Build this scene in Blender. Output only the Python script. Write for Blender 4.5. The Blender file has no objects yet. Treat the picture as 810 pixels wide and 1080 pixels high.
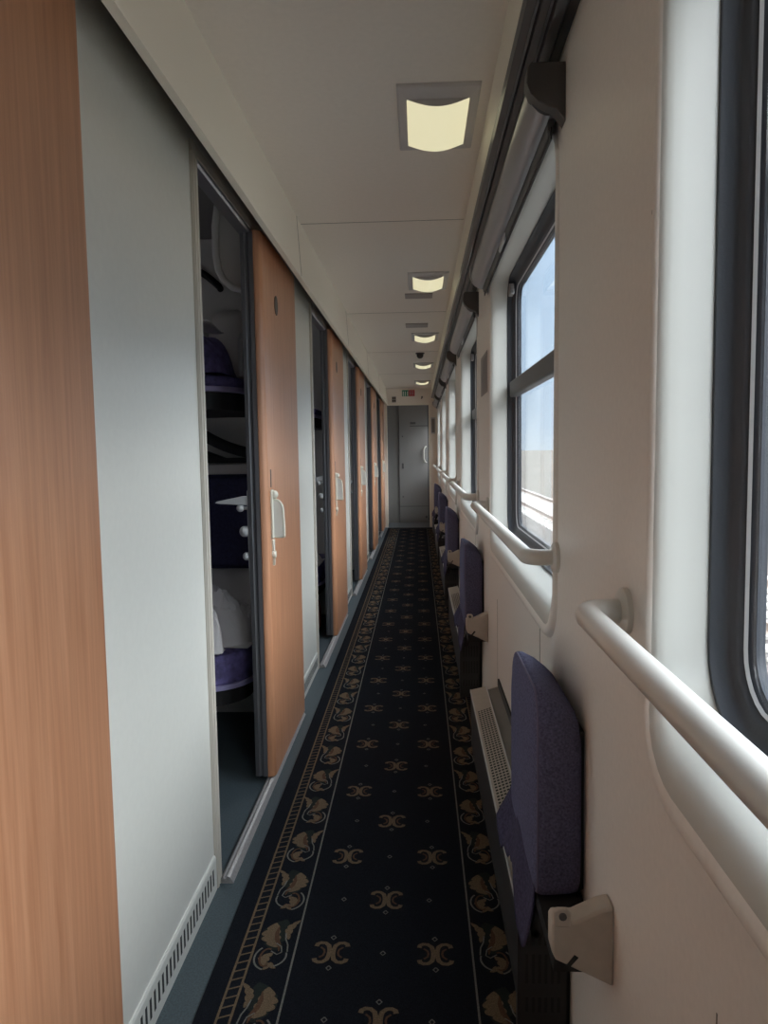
import bpy, math, random
from mathutils import Vector, Matrix, noise
from mathutils.geometry import tessellate_polygon
random.seed(7)
PI = math.pi
scn = bpy.context.scene
col = scn.collection
PER = 2.04                     # one compartment along the corridor
H = 2.15                       # ceiling height
XL, XR = -.572, .289           # corridor wall faces

# ------------------------------------------------------------------ materials
def mat(name, color, rough=.6, metal=0., noise=0., nscale=40., bump=0., bscale=200., spec=.5, stretch=None, emit=None):
    m = bpy.data.materials.new(name); m.use_nodes = True
    nt = m.node_tree; b = nt.nodes['Principled BSDF']
    b.inputs['Base Color'].default_value = (*color, 1)
    b.inputs['Roughness'].default_value = rough
    b.inputs['Metallic'].default_value = metal
    b.inputs['Specular IOR Level'].default_value = spec
    if emit:
        b.inputs['Emission Color'].default_value = (*emit[0], 1)
        b.inputs['Emission Strength'].default_value = emit[1]
    if noise or bump:
        tc = nt.nodes.new('ShaderNodeTexCoord'); mp = nt.nodes.new('ShaderNodeMapping')
        nt.links.new(tc.outputs['Object'], mp.inputs[0])
        if stretch: mp.inputs['Scale'].default_value = stretch
    if noise:
        n = nt.nodes.new('ShaderNodeTexNoise'); n.inputs['Scale'].default_value = nscale; n.inputs['Detail'].default_value = 5
        nt.links.new(mp.outputs[0], n.inputs['Vector'])
        r = nt.nodes.new('ShaderNodeValToRGB')
        r.color_ramp.elements[0].position = .3; r.color_ramp.elements[1].position = .7
        r.color_ramp.elements[0].color = (*[c*(1-noise) for c in color], 1)
        r.color_ramp.elements[1].color = (*[min(1, c*(1+noise)) for c in color], 1)
        nt.links.new(n.outputs['Fac'], r.inputs[0]); nt.links.new(r.outputs[0], b.inputs['Base Color'])
    if bump:
        n2 = nt.nodes.new('ShaderNodeTexNoise'); n2.inputs['Scale'].default_value = bscale; n2.inputs['Detail'].default_value = 3
        nt.links.new(mp.outputs[0], n2.inputs['Vector'])
        bp = nt.nodes.new('ShaderNodeBump'); bp.inputs['Strength'].default_value = bump; bp.inputs['Distance'].default_value = .002
        nt.links.new(n2.outputs['Fac'], bp.inputs['Height']); nt.links.new(bp.outputs[0], b.inputs['Normal'])
    return m

def wood_mat():
    m = bpy.data.materials.new('door_wood'); m.use_nodes = True
    nt = m.node_tree; b = nt.nodes['Principled BSDF']
    tc = nt.nodes.new('ShaderNodeTexCoord'); mp = nt.nodes.new('ShaderNodeMapping')
    mp.inputs['Scale'].default_value = (30, 30, 1.1)
    nt.links.new(tc.outputs['Object'], mp.inputs[0])
    n = nt.nodes.new('ShaderNodeTexNoise'); n.inputs['Scale'].default_value = 2.2; n.inputs['Detail'].default_value = 8; n.inputs['Roughness'].default_value = .65
    nt.links.new(mp.outputs[0], n.inputs['Vector'])
    r = nt.nodes.new('ShaderNodeValToRGB')
    r.color_ramp.elements[0].position = .3; r.color_ramp.elements[0].color = (.40, .175, .086, 1)
    r.color_ramp.elements[1].position = .72; r.color_ramp.elements[1].color = (.60, .31, .175, 1)
    nt.links.new(n.outputs['Fac'], r.inputs[0]); nt.links.new(r.outputs[0], b.inputs['Base Color'])
    b.inputs['Roughness'].default_value = .36; b.inputs['Specular IOR Level'].default_value = .7
    return m

M = {}
M['wood'] = wood_mat()
M['panel'] = mat('panel_laminate', (.615, .622, .578), .30, noise=.02, nscale=60)
M['wallr'] = mat('wall_laminate', (.82, .775, .72), .42, noise=.025, nscale=90, bump=.03, bscale=500)
M['ceil'] = mat('ceiling_laminate', (.84, .775, .70), .45, noise=.02, nscale=60)
M['fascia'] = mat('fascia_panel', (.84, .80, .69), .45)
M['reveal'] = mat('window_reveal', (.57, .565, .52), .4)
M['cream'] = mat('cream_plastic', (.70, .68, .58), .4)
M['rail'] = mat('handrail_paint', (.70, .68, .63), .28)
M['rubber'] = mat('black_rubber', (.045, .050, .060), .5, bump=.1, bscale=300)
M['darkbar'] = mat('dark_grey_bar', (.10, .105, .11), .45)
M['gasket'] = mat('grey_gasket', (.55, .56, .57), .5)
M['alu'] = mat('aluminium', (.46, .46, .48), .38, metal=.85)
M['alub'] = mat('beige_profile', (.50, .47, .41), .45)
M['edge'] = mat('dark_edge_profile', (.20, .20, .215), .4, metal=.6)
M['steel'] = mat('worn_steel', (.34, .33, .325), .5, metal=.4, noise=.15, nscale=120)
M['black'] = mat('matte_black', (.012, .012, .013), .6)
M['blackgloss'] = mat('black_track', (.03, .03, .032), .3)
M['capgrey'] = mat('shade_end_cap', (.085, .08, .078), .5)
M['housing'] = mat('shade_housing', (.36, .36, .38), .33, metal=.75)
M['fabric'] = mat('purple_moquette', (.112, .114, .195), .95, noise=.35, nscale=260, bump=.5, bscale=420, spec=.1)
M['flap'] = mat('purple_cover_cloth', (.062, .058, .105), .95, noise=.3, nscale=160, bump=.4, bscale=300, spec=.1)
M['piping'] = mat('seat_piping', (.13, .12, .20), .9)
M['bracket'] = mat('bracket_beige', (.50, .45, .39), .5, noise=.05, nscale=50)
M['heat'] = mat('heater_perforated', (.42, .38, .33), .45, noise=.05)
M['heatdark'] = mat('heater_dark_plastic', (.035, .035, .037), .45)
M['heatback'] = mat('heater_back_plate', (.17, .165, .15), .3)
M['lino'] = mat('teal_linoleum', (.058, .080, .090), .6, noise=.3, nscale=220)
M['carpet'] = mat('navy_carpet', (.0105, .0118, .0155), 1., noise=.45, nscale=500, bump=.6, bscale=700, spec=.05)
M['gold'] = mat('carpet_gold', (.135, .097, .062), 1., noise=.4, nscale=450, spec=.05)
M['pale'] = mat('carpet_pale', (.155, .15, .135), 1., noise=.35, nscale=450, spec=.05)
M['rust'] = mat('carpet_rust', (.085, .048, .030), 1., noise=.3, nscale=450, spec=.05)
M['olive'] = mat('carpet_olive', (.020, .024, .022), 1., noise=.3, nscale=450, spec=.05)
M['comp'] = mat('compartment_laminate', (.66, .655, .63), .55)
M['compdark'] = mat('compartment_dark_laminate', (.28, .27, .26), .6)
M['sheet'] = mat('white_bed_linen', (.78, .77, .78), .9, bump=.2, bscale=60)
M['pillow'] = mat('grey_pillow', (.62, .60, .58), .9, bump=.3, bscale=80)
M['mattress'] = mat('violet_mattress', (.105, .09, .235), .8, noise=.5, nscale=30)
M['violet'] = mat('violet_hem', (.30, .28, .48), .8)
M['navyback'] = mat('navy_backrest', (.035, .035, .09), .9, noise=.3, nscale=100)
M['red'] = mat('red_bag_cloth', (.25, .045, .03), .8, noise=.3, nscale=30)
M['greyend'] = mat('vestibule_grey', (.23, .22, .21), .45)
M['frosted'] = mat('lamp_frame_plastic', (.56, .53, .52), .45)
M['green'] = mat('sign_green', (.02, .22, .13), .4)
M['redsign'] = mat('sign_red', (.42, .03, .05), .4)
M['white'] = mat('white_mark', (.75, .75, .72), .5)
M['paper'] = mat('grey_notice', (.25, .235, .235), .4)
M['ink'] = mat('notice_ink', (.11, .10, .11), .5)
M['vent'] = mat('ceiling_plate', (.36, .32, .30), .5)
M['seam'] = mat('panel_seam', (.26, .245, .22), .7)
M['slot'] = mat('vent_slot', (.02, .022, .022), .8)
M['ground'] = mat('desert_ground', (.14, .128, .112), 1., noise=.2, nscale=.15, spec=.1)
M['ballast'] = mat('ballast_stone', (.12, .11, .102), 1., noise=.5, nscale=9., bump=1., bscale=9., spec=.1)
M['concrete'] = mat('concrete', (.48, .46, .43), .9, noise=.15, nscale=8)
M['railsteel'] = mat('rail_steel', (.25, .20, .17), .5, metal=.5)

def lamp_mat():
    m = bpy.data.materials.new('lamp_diffuser'); m.use_nodes = True
    b = m.node_tree.nodes['Principled BSDF']
    b.inputs['Base Color'].default_value = (.5, .48, .38, 1); b.inputs['Roughness'].default_value = .4
    b.inputs['Emission Color'].default_value = (1., .93, .60, 1); b.inputs['Emission Strength'].default_value = LAMP
    return m
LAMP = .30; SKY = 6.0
M['lamp'] = lamp_mat()

def glass_mat():
    m = bpy.data.materials.new('window_glass'); m.use_nodes = True
    nt = m.node_tree; nt.nodes.clear()
    o = nt.nodes.new('ShaderNodeOutputMaterial'); mx = nt.nodes.new('ShaderNodeMixShader')
    t = nt.nodes.new('ShaderNodeBsdfTransparent'); g = nt.nodes.new('ShaderNodeBsdfGlossy')
    lw = nt.nodes.new('ShaderNodeLayerWeight'); lw.inputs['Blend'].default_value = .5
    pw = nt.nodes.new('ShaderNodeMath'); pw.operation = 'POWER'; pw.inputs[1].default_value = 5
    fr = nt.nodes.new('ShaderNodeMath'); fr.operation = 'MULTIPLY_ADD'; fr.inputs[1].default_value = .6; fr.inputs[2].default_value = .03
    nt.links.new(lw.outputs['Facing'], pw.inputs[0]); nt.links.new(pw.outputs[0], fr.inputs[0])
    t.inputs[0].default_value = (.95, .965, .97, 1); g.inputs['Roughness'].default_value = .02
    nt.links.new(fr.outputs[0], mx.inputs[0]); nt.links.new(t.outputs[0], mx.inputs[1]); nt.links.new(g.outputs[0], mx.inputs[2])
    nt.links.new(mx.outputs[0], o.inputs[0])
    return m
def glass_mat2():
    m = bpy.data.materials.new('drawn_blind'); m.use_nodes = True
    nt = m.node_tree; nt.nodes.clear()
    o = nt.nodes.new('ShaderNodeOutputMaterial'); t = nt.nodes.new('ShaderNodeBsdfTranslucent'); t.inputs[0].default_value = (.48, .46, .46, 1)
    nt.links.new(t.outputs[0], o.inputs[0])
    return m
M['blind'] = glass_mat2()
M['glass'] = glass_mat()

# ------------------------------------------------------------------ mesh helpers
class MB:
    def __init__(s): s.v = []; s.f = []; s.m = []; s.mi = 0
    def add(s, vs, fs):
        o = len(s.v); s.v += [tuple(v) for v in vs]
        for f in fs: s.f.append([o+i for i in f]); s.m.append(s.mi)
        return s
    def box(s, x0, x1, y0, y1, z0, z1):
        return s.add([(x, y, z) for x in (x0, x1) for y in (y0, y1) for z in (z0, z1)],
                     [(0,1,3,2),(4,6,7,5),(0,4,5,1),(2,3,7,6),(0,2,6,4),(1,5,7,3)])
    def prism(s, pts, a, b, axis='y'):
        """extrude a 2-D outline along an axis: y -> (x,z), x -> (y,z), z -> (x,y)"""
        n = len(pts)
        def P(p, t): return (p[0], t, p[1]) if axis == 'y' else (t, p[0], p[1]) if axis == 'x' else (p[0], p[1], t)
        vs = [P(p, a) for p in pts] + [P(p, b) for p in pts]
        fs = [(i, (i+1) % n, n+(i+1) % n, n+i) for i in range(n)]
        tr = tessellate_polygon([[Vector((p[0], p[1], 0)) for p in pts]])
        fs += [tuple(t) for t in tr] + [tuple(n+i for i in reversed(t)) for t in tr]
        return s.add(vs, fs)
    def rings(s, rings, closed=True, caps=False):
        n = len(rings[0]); vs = [p for r in rings for p in r]; fs = []
        for k in range(len(rings)-1):
            for i in range(n if closed else n-1):
                j = (i+1) % n
                fs.append((k*n+i, k*n+j, (k+1)*n+j, (k+1)*n+i))
        if caps: fs.append(tuple(reversed(range(n)))); fs.append(tuple((len(rings)-1)*n+i for i in range(n)))
        return s.add(vs, fs)
    def tube(s, path, r, n=12, caps=True):
        P = [Vector(p) for p in path]; rs = []
        up = None
        for i, p in enumerate(P):
            t = (P[min(i+1, len(P)-1)] - P[max(i-1, 0)]).normalized()
            if up is None:
                up = Vector((0, 0, 1)) if abs(t.z) < .9 else Vector((1, 0, 0))
            a = t.cross(up).normalized(); up = a.cross(t).normalized()
            rr = r[i] if isinstance(r, (list, tuple)) else r
            rs.append([p + a*(rr*math.cos(2*PI*k/n)) + up*(rr*math.sin(2*PI*k/n)) for k in range(n)])
        return s.rings(rs, True, caps)
    def disc(s, c, axis, r, t, n=24, bev=.2):
        c = Vector(c); a = Vector(axis).normalized()
        path = [c, c+a*t*(1-bev), c+a*t]
        return s.tube(path, [r, r, r*(1-bev*.6)], n)
    def ball(s, c, r, sx=1, sy=1, sz=1, n=14):
        rs = []
        for i in range(1, 8):
            th = PI*i/8
            rs.append([(c[0]+r*sx*math.sin(th)*math.cos(2*PI*k/n), c[1]+r*sy*math.sin(th)*math.sin(2*PI*k/n), c[2]+r*sz*math.cos(th)) for k in range(n)])
        return s.rings(rs, True, True)
    def flat(s, pts, z):
        tr = tessellate_polygon([[Vector((p[0], p[1], 0)) for p in pts]])
        fs = []
        for t in tr:
            a, b, c = (pts[i] for i in t)
            if (b[0]-a[0])*(c[1]-a[1])-(b[1]-a[1])*(c[0]-a[0]) < 0: t = (t[0], t[2], t[1])
            fs.append(tuple(t))
        return s.add([(p[0], p[1], z) for p in pts], fs)
    def strip(s, pts, w, z):
        """flat ribbon in the floor plane along a polyline"""
        n = len(pts); L = []; R = []
        for i, p in enumerate(pts):
            a = pts[max(i-1, 0)]; b = pts[min(i+1, n-1)]
            dx, dy = b[0]-a[0], b[1]-a[1]; l = math.hypot(dx, dy) or 1
            ww = w[i] if isinstance(w, (list, tuple)) else w
            L.append((p[0]-dy/l*ww/2, p[1]+dx/l*ww/2, z)); R.append((p[0]+dy/l*ww/2, p[1]-dx/l*ww/2, z))
        return s.add(L+R, [(i, n+i, n+i+1, i+1) for i in range(n-1)])
    def grid(s, fn, nu, nv):
        vs = [fn(i/nu, j/nv) for i in range(nu+1) for j in range(nv+1)]
        return s.add(vs, [(i*(nv+1)+j, (i+1)*(nv+1)+j, (i+1)*(nv+1)+j+1, i*(nv+1)+j+1) for i in range(nu) for j in range(nv)])
    def build(s, name, mats, parent=None, smooth=35, bevel=0, loc=None, solid=0, subsurf=0, bseg=2):
        me = bpy.data.meshes.new(name); me.from_pydata(s.v, [], s.f)
        if not isinstance(mats, (list, tuple)): mats = [mats]
        for m in mats: me.materials.append(M[m])
        for p, k in zip(me.polygons, s.m): p.material_index = min(k, len(mats)-1)
        me.validate(); me.update()
        import bmesh
        bm = bmesh.new(); bm.from_mesh(me); bmesh.ops.recalc_face_normals(bm, faces=bm.faces); bm.to_mesh(me); bm.free()
        if smooth:
            me.shade_smooth(); me.set_sharp_from_angle(angle=math.radians(smooth))
        o = bpy.data.objects.new(name, me); col.objects.link(o)
        if parent: o.parent = parent
        if loc: o.location = loc
        if solid:
            md = o.modifiers.new('solid', 'SOLIDIFY'); md.thickness = solid; md.offset = 0
        if bevel:
            md = o.modifiers.new('bevel', 'BEVEL'); md.width = bevel; md.segments = bseg; md.limit_method = 'ANGLE'; md.angle_limit = math.radians(40)
            md.harden_normals = False
        if subsurf:
            md = o.modifiers.new('sub', 'SUBSURF'); md.levels = md.render_levels = subsurf
        return o

def thing(name, loc=(0, 0, 0)):
    o = bpy.data.objects.new(name, None); col.objects.link(o); o.location = loc; o.empty_display_size = .05
    return o
def tag(o, label, cat, group=None):
    o['label'] = label; o['category'] = cat
    if group: o['group'] = group
    return o
def struct(o): o['kind'] = 'structure'; return o
def copy_tree(o, parent=None):
    c = o.copy(); col.objects.link(c)
    if parent: c.parent = parent
    for ch in [x for x in bpy.data.objects if x.parent == o]: copy_tree(ch, c)
    return c
def rrect(y0, y1, z0, z1, r, n=6):
    pts = []
    for cy, cz, a0 in ((y1-r, z1-r, 0), (y0+r, z1-r, PI/2), (y0+r, z0+r, PI), (y1-r, z0+r, 3*PI/2)):
        for k in range(n+1):
            a = a0 + PI/2*k/n
            pts.append((cy+r*math.cos(a), cz+r*math.sin(a)))
    return pts
ORD = ['nearest', 'second nearest', 'third nearest', 'fourth nearest', 'fifth nearest', 'farthest']

Y0, Y1 = -1.05, 11.45           # rear and far ends of the corridor

# ------------------------------------------------------------------ floor, ceiling, roof
struct(MB().box(-2.6, .40, Y0-.1, 12.4, -.06, 0).build('floor', 'lino', smooth=0))
c = MB()
c.box(-.60, .215, Y0-.1, Y1, H, H+.02)
c.mi = 1
for k in range(-2, 5):
    c.box(-.485, .2, 3.17+PER*k-.0015, 3.17+PER*k+.0015, H-.0012, H+.001)
c.mi = 0
struct(c.build('ceiling', ['ceil', 'seam'], smooth=0))
struct(MB().box(-2.6, .45, Y0-.1, 12.5, H+.03, H+.07).build('ceiling_roof', 'darkbar', smooth=0))
# cove between ceiling and curtain track
cv = [(.205, H), (.208, 2.10), (.211, 2.05), (.209, 2.01), (.200, 1.985)]
prof = cv + [(.289, 1.955), (.33, 1.955), (.33, H), ]
struct(MB().prism(prof, Y0, Y1).build('trim_cove', 'fascia', smooth=50))

# ------------------------------------------------------------------ right wall with window openings
WK = list(range(-3, 5))                                     # window bays: bay 0 is the one beside the camera's right
def bay(k): return -.47+PER*k+.0, .905+PER*k                  # near and far edge of the opening
WZ0, WZ1 = .790, 1.85
outer = [Vector((Y0, 0, 0)), Vector((Y1, 0, 0)), Vector((Y1, 1.97, 0)), Vector((Y0, 1.97, 0))]
holes = []
WIN = [k for k in range(0, 6)]
for k in WIN:
    a, b = bay(k)
    holes.append([Vector((p[0], p[1], 0)) for p in reversed(rrect(a-.010, b+.010, WZ0-.010, WZ1+.010, .10))])
tr = tessellate_polygon([outer]+holes)
flatv = [v for l in [outer]+holes for v in l]
w = MB(); w.add([(XR, v.x, v.y) for v in flatv], [tuple(t) for t in tr])
w.mi = 1
for k in range(0, 6):                                         # thin panel seams beneath and between windows
    ys = 1.77+PER*(k)
    w.box(XR-.0008, XR+.001, ys-.0015, ys+.0015, .30, WZ0-.03)
    ys = .70+PER*k
    w.box(XR-.0008, XR+.001, ys-.001, ys+.001, .30, WZ0-.16)
struct(w.build('wall_right', ['wallr', 'seam'], smooth=0))

# window prototype in bay-local coordinates (y measured from bay 0)
def ring(x, off, z0off=0., z1off=0., r=.09, bulge=0.):
    a, b = bay(0)
    rr = max(.02, r+off)
    out = []
    for p in rrect(a-off, b+off, WZ0-off+z0off, WZ1+off-z1off, rr):
        w = max(0., min(1., (WZ0+.16-p[1])/.14)); w = w*w*(3-2*w)
        out.append((x-bulge*w, p[0], p[1]))
    return out
def make_window():
    fr = MB()
    F = lambda x, off: ring(x, off, .062, .005, .10)
    fr.rings([F(.354, .004), F(.351, -.001), F(.352, -.006), F(.366, -.010), F(.372, -.016), F(.374, -.026), F(.378, -.030), F(.384, -.034), F(.390, -.045), F(.40, -.046)])
    root = struct(fr.build('window_1', 'rubber'))
    rv = MB()
    rv.rings([ring(.2875, .0045, .010, bulge=.008), ring(.290, .001, .023, bulge=.009), ring(.294, -.0015, .033, bulge=.008), ring(.301, -.003, .041, bulge=.006), ring(.314, -.003, .047, .002, bulge=.003), ring(.334, -.002, .054, .003), ring(.356, 0, .0625, .004, .10)])
    rv.build('window_reveal', 'reveal', root, smooth=60)
    ga = MB(); G = lambda x, off: ring(x, off, .062, .005, .10)
    ga.rings([G(.3830, -.0332), G(.3800, -.0350), G(.3835, -.0385)])
    ga.build('gasket', 'gasket', root)
    rm = MB()
    rm.rings([ring(.2895, .024), ring(.2860, .0225, bulge=.003), ring(.2842, .018, bulge=.006), ring(.2838, .012, bulge=.008), ring(.2846, .007, .004, bulge=.008), ring(.2870, .0045, .008, bulge=.008), ring(.2880, .0035, .012, bulge=.007)])
    rm.build('window_rim', 'wallr', root, smooth=60)
    a, b = bay(0)
    g = MB(); pts = rrect(a+.044, b-.044, WZ0+.100, WZ1-.048, .06)
    g.prism(pts, .387, .391, 'x'); g.build('pane', 'glass', root, smooth=0)
    cb = MB(); cb.box(.358, .392, a+.02, b-.02, 1.393, 1.453); cb.build('crossbar', 'darkbar', root, bevel=.006)
    il = MB()
    il.prism([(a+.045, 1.453), (b-.045, 1.453), (b-.045, 1.80), (a+.045, 1.80)], .384, .3845, 'x')
    la = MB(); la.prism([(b-.095, 1.775), (b-.035, 1.775), (b-.03, 1.80), (b-.05, 1.822), (b-.085, 1.815)], .352, .368, 'x')
    la.build('latch', 'steel', root, bevel=.003)
    return root
win = make_window()
for n, k in enumerate([0, 1, 2, 3, 4, 5]):
    o = win if n == 0 else copy_tree(win)
    o.location = (0, PER*k, 0); o.name = 'window_%d' % (n+1)
for ch in list(win.children):                                # the pane beside the camera is a fixed one
    if ch.name.startswith(('crossbar', 'latch')): bpy.data.objects.remove(ch)

# screw heads beside the reveals
def screw(y, z):
    return MB().disc((XR+.0005, y, z), (-1, 0, 0), .0042, .0022, 12).build('screw', 'steel', None)
k = 0
for y, z in ((.935, 1.785), (.935, 1.475), (.935, 1.205), (.935, .92)):
    o = screw(y, z); struct(o); o.name = 'trim_screw'

# ------------------------------------------------------------------ handrails
def make_rail():
    t = thing('handrail', (0, 0, .962))
    a, b = -.49, 1.03; X = .228; r = .0172
    pth = [(XR-.004, b, 0), (X+.034, b, 0)]
    for k in range(1, 9):
        an = PI/2*k/8; pth.append((X+.034-.034*math.sin(an), b-.034*(1-math.cos(an)), 0))
    pth += [(X, b-.05-(b-a-.1)*q/10, 0) for q in range(11)]
    for k in range(0, 9):
        an = PI/2*k/8; pth.append((X+.034-.034*math.cos(an), a+.034-.034*math.sin(an), 0))
    pth.append((XR-.004, a, 0))
    MB().tube(pth, r, 20).build('bar', 'rail', t)
    for y in (a, b):
        f = MB(); f.disc((XR+.001, y, 0), (-1, 0, 0), .033, .013, 32, .35); f.build('flange', 'rail', t)
    return t
rl = make_rail()
for k in range(0, 6):
    o = rl if k == 0 else copy_tree(rl)
    o.location.y = PER*k
    tag(o, ['cream painted handrail nearest the camera, running out of the right edge of the photo',
            'cream handrail across the first fully seen window, second nearest',
            'cream handrail beneath the third window from the camera, just past the grey wall notice',
            'short looking cream handrail far along the wall, fourth from the camera',
            'small distant cream handrail under the fifth window, behind the third folding seat',
            'farthest cream handrail, ending beside the end wall'][k], 'handrail', 'handrails along the window wall')

# ------------------------------------------------------------------ curtain track and roller shades
ct = MB()
ct.prism([(.196, 1.990), (.199, 1.972), (.214, 1.966), (.216, 1.974), (.222, 1.973), (.224, 1.963), (.237, 1.958), (.239, 1.966), (.245, 1.965), (.247, 1.953), (.262, 1.946), (.266, 1.950), (.268, 1.958), (.284, 1.950), (.287, 1.956)], Y0+.01, Y1-.35)
root = tag(ct.build('curtain_track', 'blackgloss', smooth=0), 'long black double curtain track running under the ceiling edge above all windows', 'curtain track')
for xx, zz in ((.218, 1.9715), (.2415, 1.9635)):
    MB().box(xx-.0022, xx+.0022, Y0+.02, Y1-.36, zz-.0016, zz+.003).build('runner_rail', 'alu', root, smooth=0)

def make_shade():
    t = thing('roller_shade', (0, 0, 0))
    a, b = 1.49, 3.06
    pr = [(.286, 1.915), (.240, 1.915), (.228, 1.910), (.222, 1.900), (.220, 1.886), (.223, 1.872), (.230, 1.858), (.241, 1.846), (.254, 1.839), (.264, 1.838), (.264, 1.850), (.286, 1.850)]
    MB().prism(pr, a+.02, b-.012).build('housing', 'housing', t, smooth=40)
    cap = [(.2885, 1.925), (.222, 1.925), (.216, 1.915), (.214, 1.888), (.222, 1.868), (.238, 1.852), (.258, 1.842), (.272, 1.838), (.2885, 1.815)]
    MB().prism(cap, a-.01, a+.028).build('end_cap', 'capgrey', t, bevel=.003)
    MB().prism(cap, b-.02, b+.012).build('end_cap', 'housing', t, bevel=.003)
    MB().prism([(.266, 1.850), (.266, 1.824), (.270, 1.818), (.276, 1.818), (.279, 1.824), (.279, 1.850)], a+.06, b-.03).build('hem_bar', 'darkbar', t, bevel=.002)
    MB().box(.2705, .2735, a+.05, b-.025, 1.806, 1.83).build('blind_fabric', 'black', t, smooth=0)
    MB().prism([(.262, 1.836), (.259, 1.815), (.264, 1.808), (.268, 1.815), (.268, 1.836)], 2.27, 2.40).build('pull_grip', 'gasket', t, bevel=.002)
    return t
sh = make_shade()
lab = ['grey metal roller shade above the second window, nearest one seen, with dark end cap',
       'second roller shade housing from the camera, above the third window beyond the wall notice',
       'third roller shade housing along the black curtain track',
       'fourth roller shade housing along the black curtain track',
       'farthest roller shade housing, tiny, close to the end wall']
for k in range(5):
    o = sh if k == 0 else copy_tree(sh)
    o.location.y = PER*k; tag(o, lab[k], 'roller shade', 'roller shades above the windows')

# ------------------------------------------------------------------ ceiling lights
def make_light():
    t = thing('ceiling_light', (.064, 2.22, H))
    f = MB()
    o_ = [(-.112, -.205), (.112, -.205), (.112, .205), (-.112, .205)]
    i_ = [(-.086, -.14), (.086, -.14), (.086, .165), (-.086, .165)]
    f.rings([[(p[0], p[1], .0) for p in o_], [(p[0], p[1], -.006) for p in o_], [(p[0]*.96, p[1]*.98, -.010) for p in o_], [(p[0], p[1], -.012) for p in i_], [(p[0], p[1], .0) for p in i_]])
    f.build('frame', 'frosted', t, smooth=0)
    d = MB()
    N = 14
    def fn(u, v):
        x = -.085+.17*u; y = -.139+.303*v
        return (x, y, -.011-.020*math.sin(PI*u))
    d.grid(fn, N, 4)
    d.mi = 1
    for v, y in ((0, -.139), (1, .164)):
        pts = [(-.085+.17*i/N, y, -.011-.020*math.sin(PI*i/N)) for i in range(N+1)]
        top = [(p[0], y, -.002) for p in pts]
        d.add(pts+top, [(i, i+1, N+2+i, N+1+i) for i in range(N)])
    d.build('diffuser', ['lamp', 'frosted'], t, smooth=60)
    return t
cl = make_light()
for n, k in enumerate([0, 1, 2, 3, 4]):
    o = cl if n == 0 else copy_tree(cl)
    o.location.y = 2.22+2.045*k
    tag(o, ['largest lit square ceiling light, nearest the camera, with grey frame', 'second lit ceiling light from the camera',
            'third lit ceiling light, beside a grey ceiling plate', 'fourth lit ceiling light, just past the black dome camera',
            'fifth and farthest lit ceiling light in front of the end wall header'][n],
        'ceiling light', 'square ceiling lights')

for (px, yy, ln, lb) in ((.012, 4.66, .13, 'grey ceiling plate between the second and third lights, nearer of two'), (-.003, 5.74, .16, 'darker grey ceiling plate just before the third ceiling light')):
    p = MB(); p.box(px-.085, px+.085, yy-ln/2, yy+ln/2, H-.007, H+.002)
    tag(p.build('ceiling_plate', 'vent', smooth=0, bevel=.002), lb, 'ceiling plate')
cam_t = tag(thing('dome_camera', (.025, 7.36, H)), 'small black dome camera on the ceiling before the fourth light', 'camera')
MB().disc((0, 0, .001), (0, 0, -1), .044, .012, 24).build('base', 'capgrey', cam_t)
b = MB(); b.ball((0, 0, -.022), .034); b.build('dome', 'blackgloss', cam_t)

# ------------------------------------------------------------------ left wall, openings, fascia
JN, JF, DH = 1.945, 2.68, 1.955          # opening: near jamb, far jamb, head
wl = MB()
prev = Y0
for k in range(-1, 5):
    a, b = JN+PER*k, JF+PER*k
    wl.box(XL-.03, XL, prev, a, 0, H)
    wl.box(XL-.03, XL, a, b, DH, H)
    prev = b
wl.box(XL-.03, XL, prev, Y1, 0, H)
struct(wl.build('wall_left', 'panel', smooth=0))

# fascia with seams + inner hanger rail
fa = MB()
fa.prism([(-.470, 1.902), (-.482, 1.900), (-.497, H), (-.485, H)], Y0, Y1-.02)
fa.mi = 1
for k in range(-1, 5):
    y = 3.06+PER*k
    fa.prism([(-.4690, 1.903), (-.472, 1.902), (-.487, H-.001), (-.4840, H-.001)], y-.0018, y+.0018)
fa.mi = 2
fa.prism([(-.4670, 1.897), (-.484, 1.894), (-.484, 1.904), (-.4670, 1.906)], Y0, Y1-.02)
struct(fa.build('trim_fascia', ['fascia', 'seam', 'fascia'], smooth=0))
struct(MB().box(-.545, -.50, Y0, Y1-.03, 1.99, 2.05).build('trim_hanger', 'black', smooth=0))

def make_jamb():
    j = MB()
    # near jamb, stepped profile (x,y)
    pr = [(XL-.035, JN), (XL-.035, JN+.012), (XL-.010, JN+.012), (XL+.004, JN+.010), (XL+.004, JN+.002), (XL+.009, JN), (XL+.009, JN-.016), (XL+.005, JN-.019), (XL+.005, JN-.024), (XL+.009, JN-.027), (XL+.009, JN-.036), (XL+.002, JN-.040), (XL, JN-.040), (XL, JN)]
    j.prism(pr, 0, DH+.03, 'z')
    j.prism([(XL-.035, JF), (XL-.035, JF-.012), (XL+.003, JF-.012), (XL+.003, JF+.02), (XL, JF+.02), (XL, JF)], 0, DH+.03, 'z')
    # head: two stripes
    j.prism([(XL, DH), (XL+.008, DH+.002), (XL+.008, DH+.028), (XL, DH+.032)], JN-.04, JF)
    j.mi = 1
    j.prism([(XL-.036, DH), (XL-.036, DH-.014), (XL+.001, DH-.014), (XL+.006, DH-.009), (XL+.006, DH), ], JN+.008, JF)
    return j.build('trim_door', ['alub', 'alu'], smooth=0)
jm = struct(make_jamb())
for k in range(-1, 5):
    if k == 0: continue
    o = copy_tree(jm); o.location.y = PER*k

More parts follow.
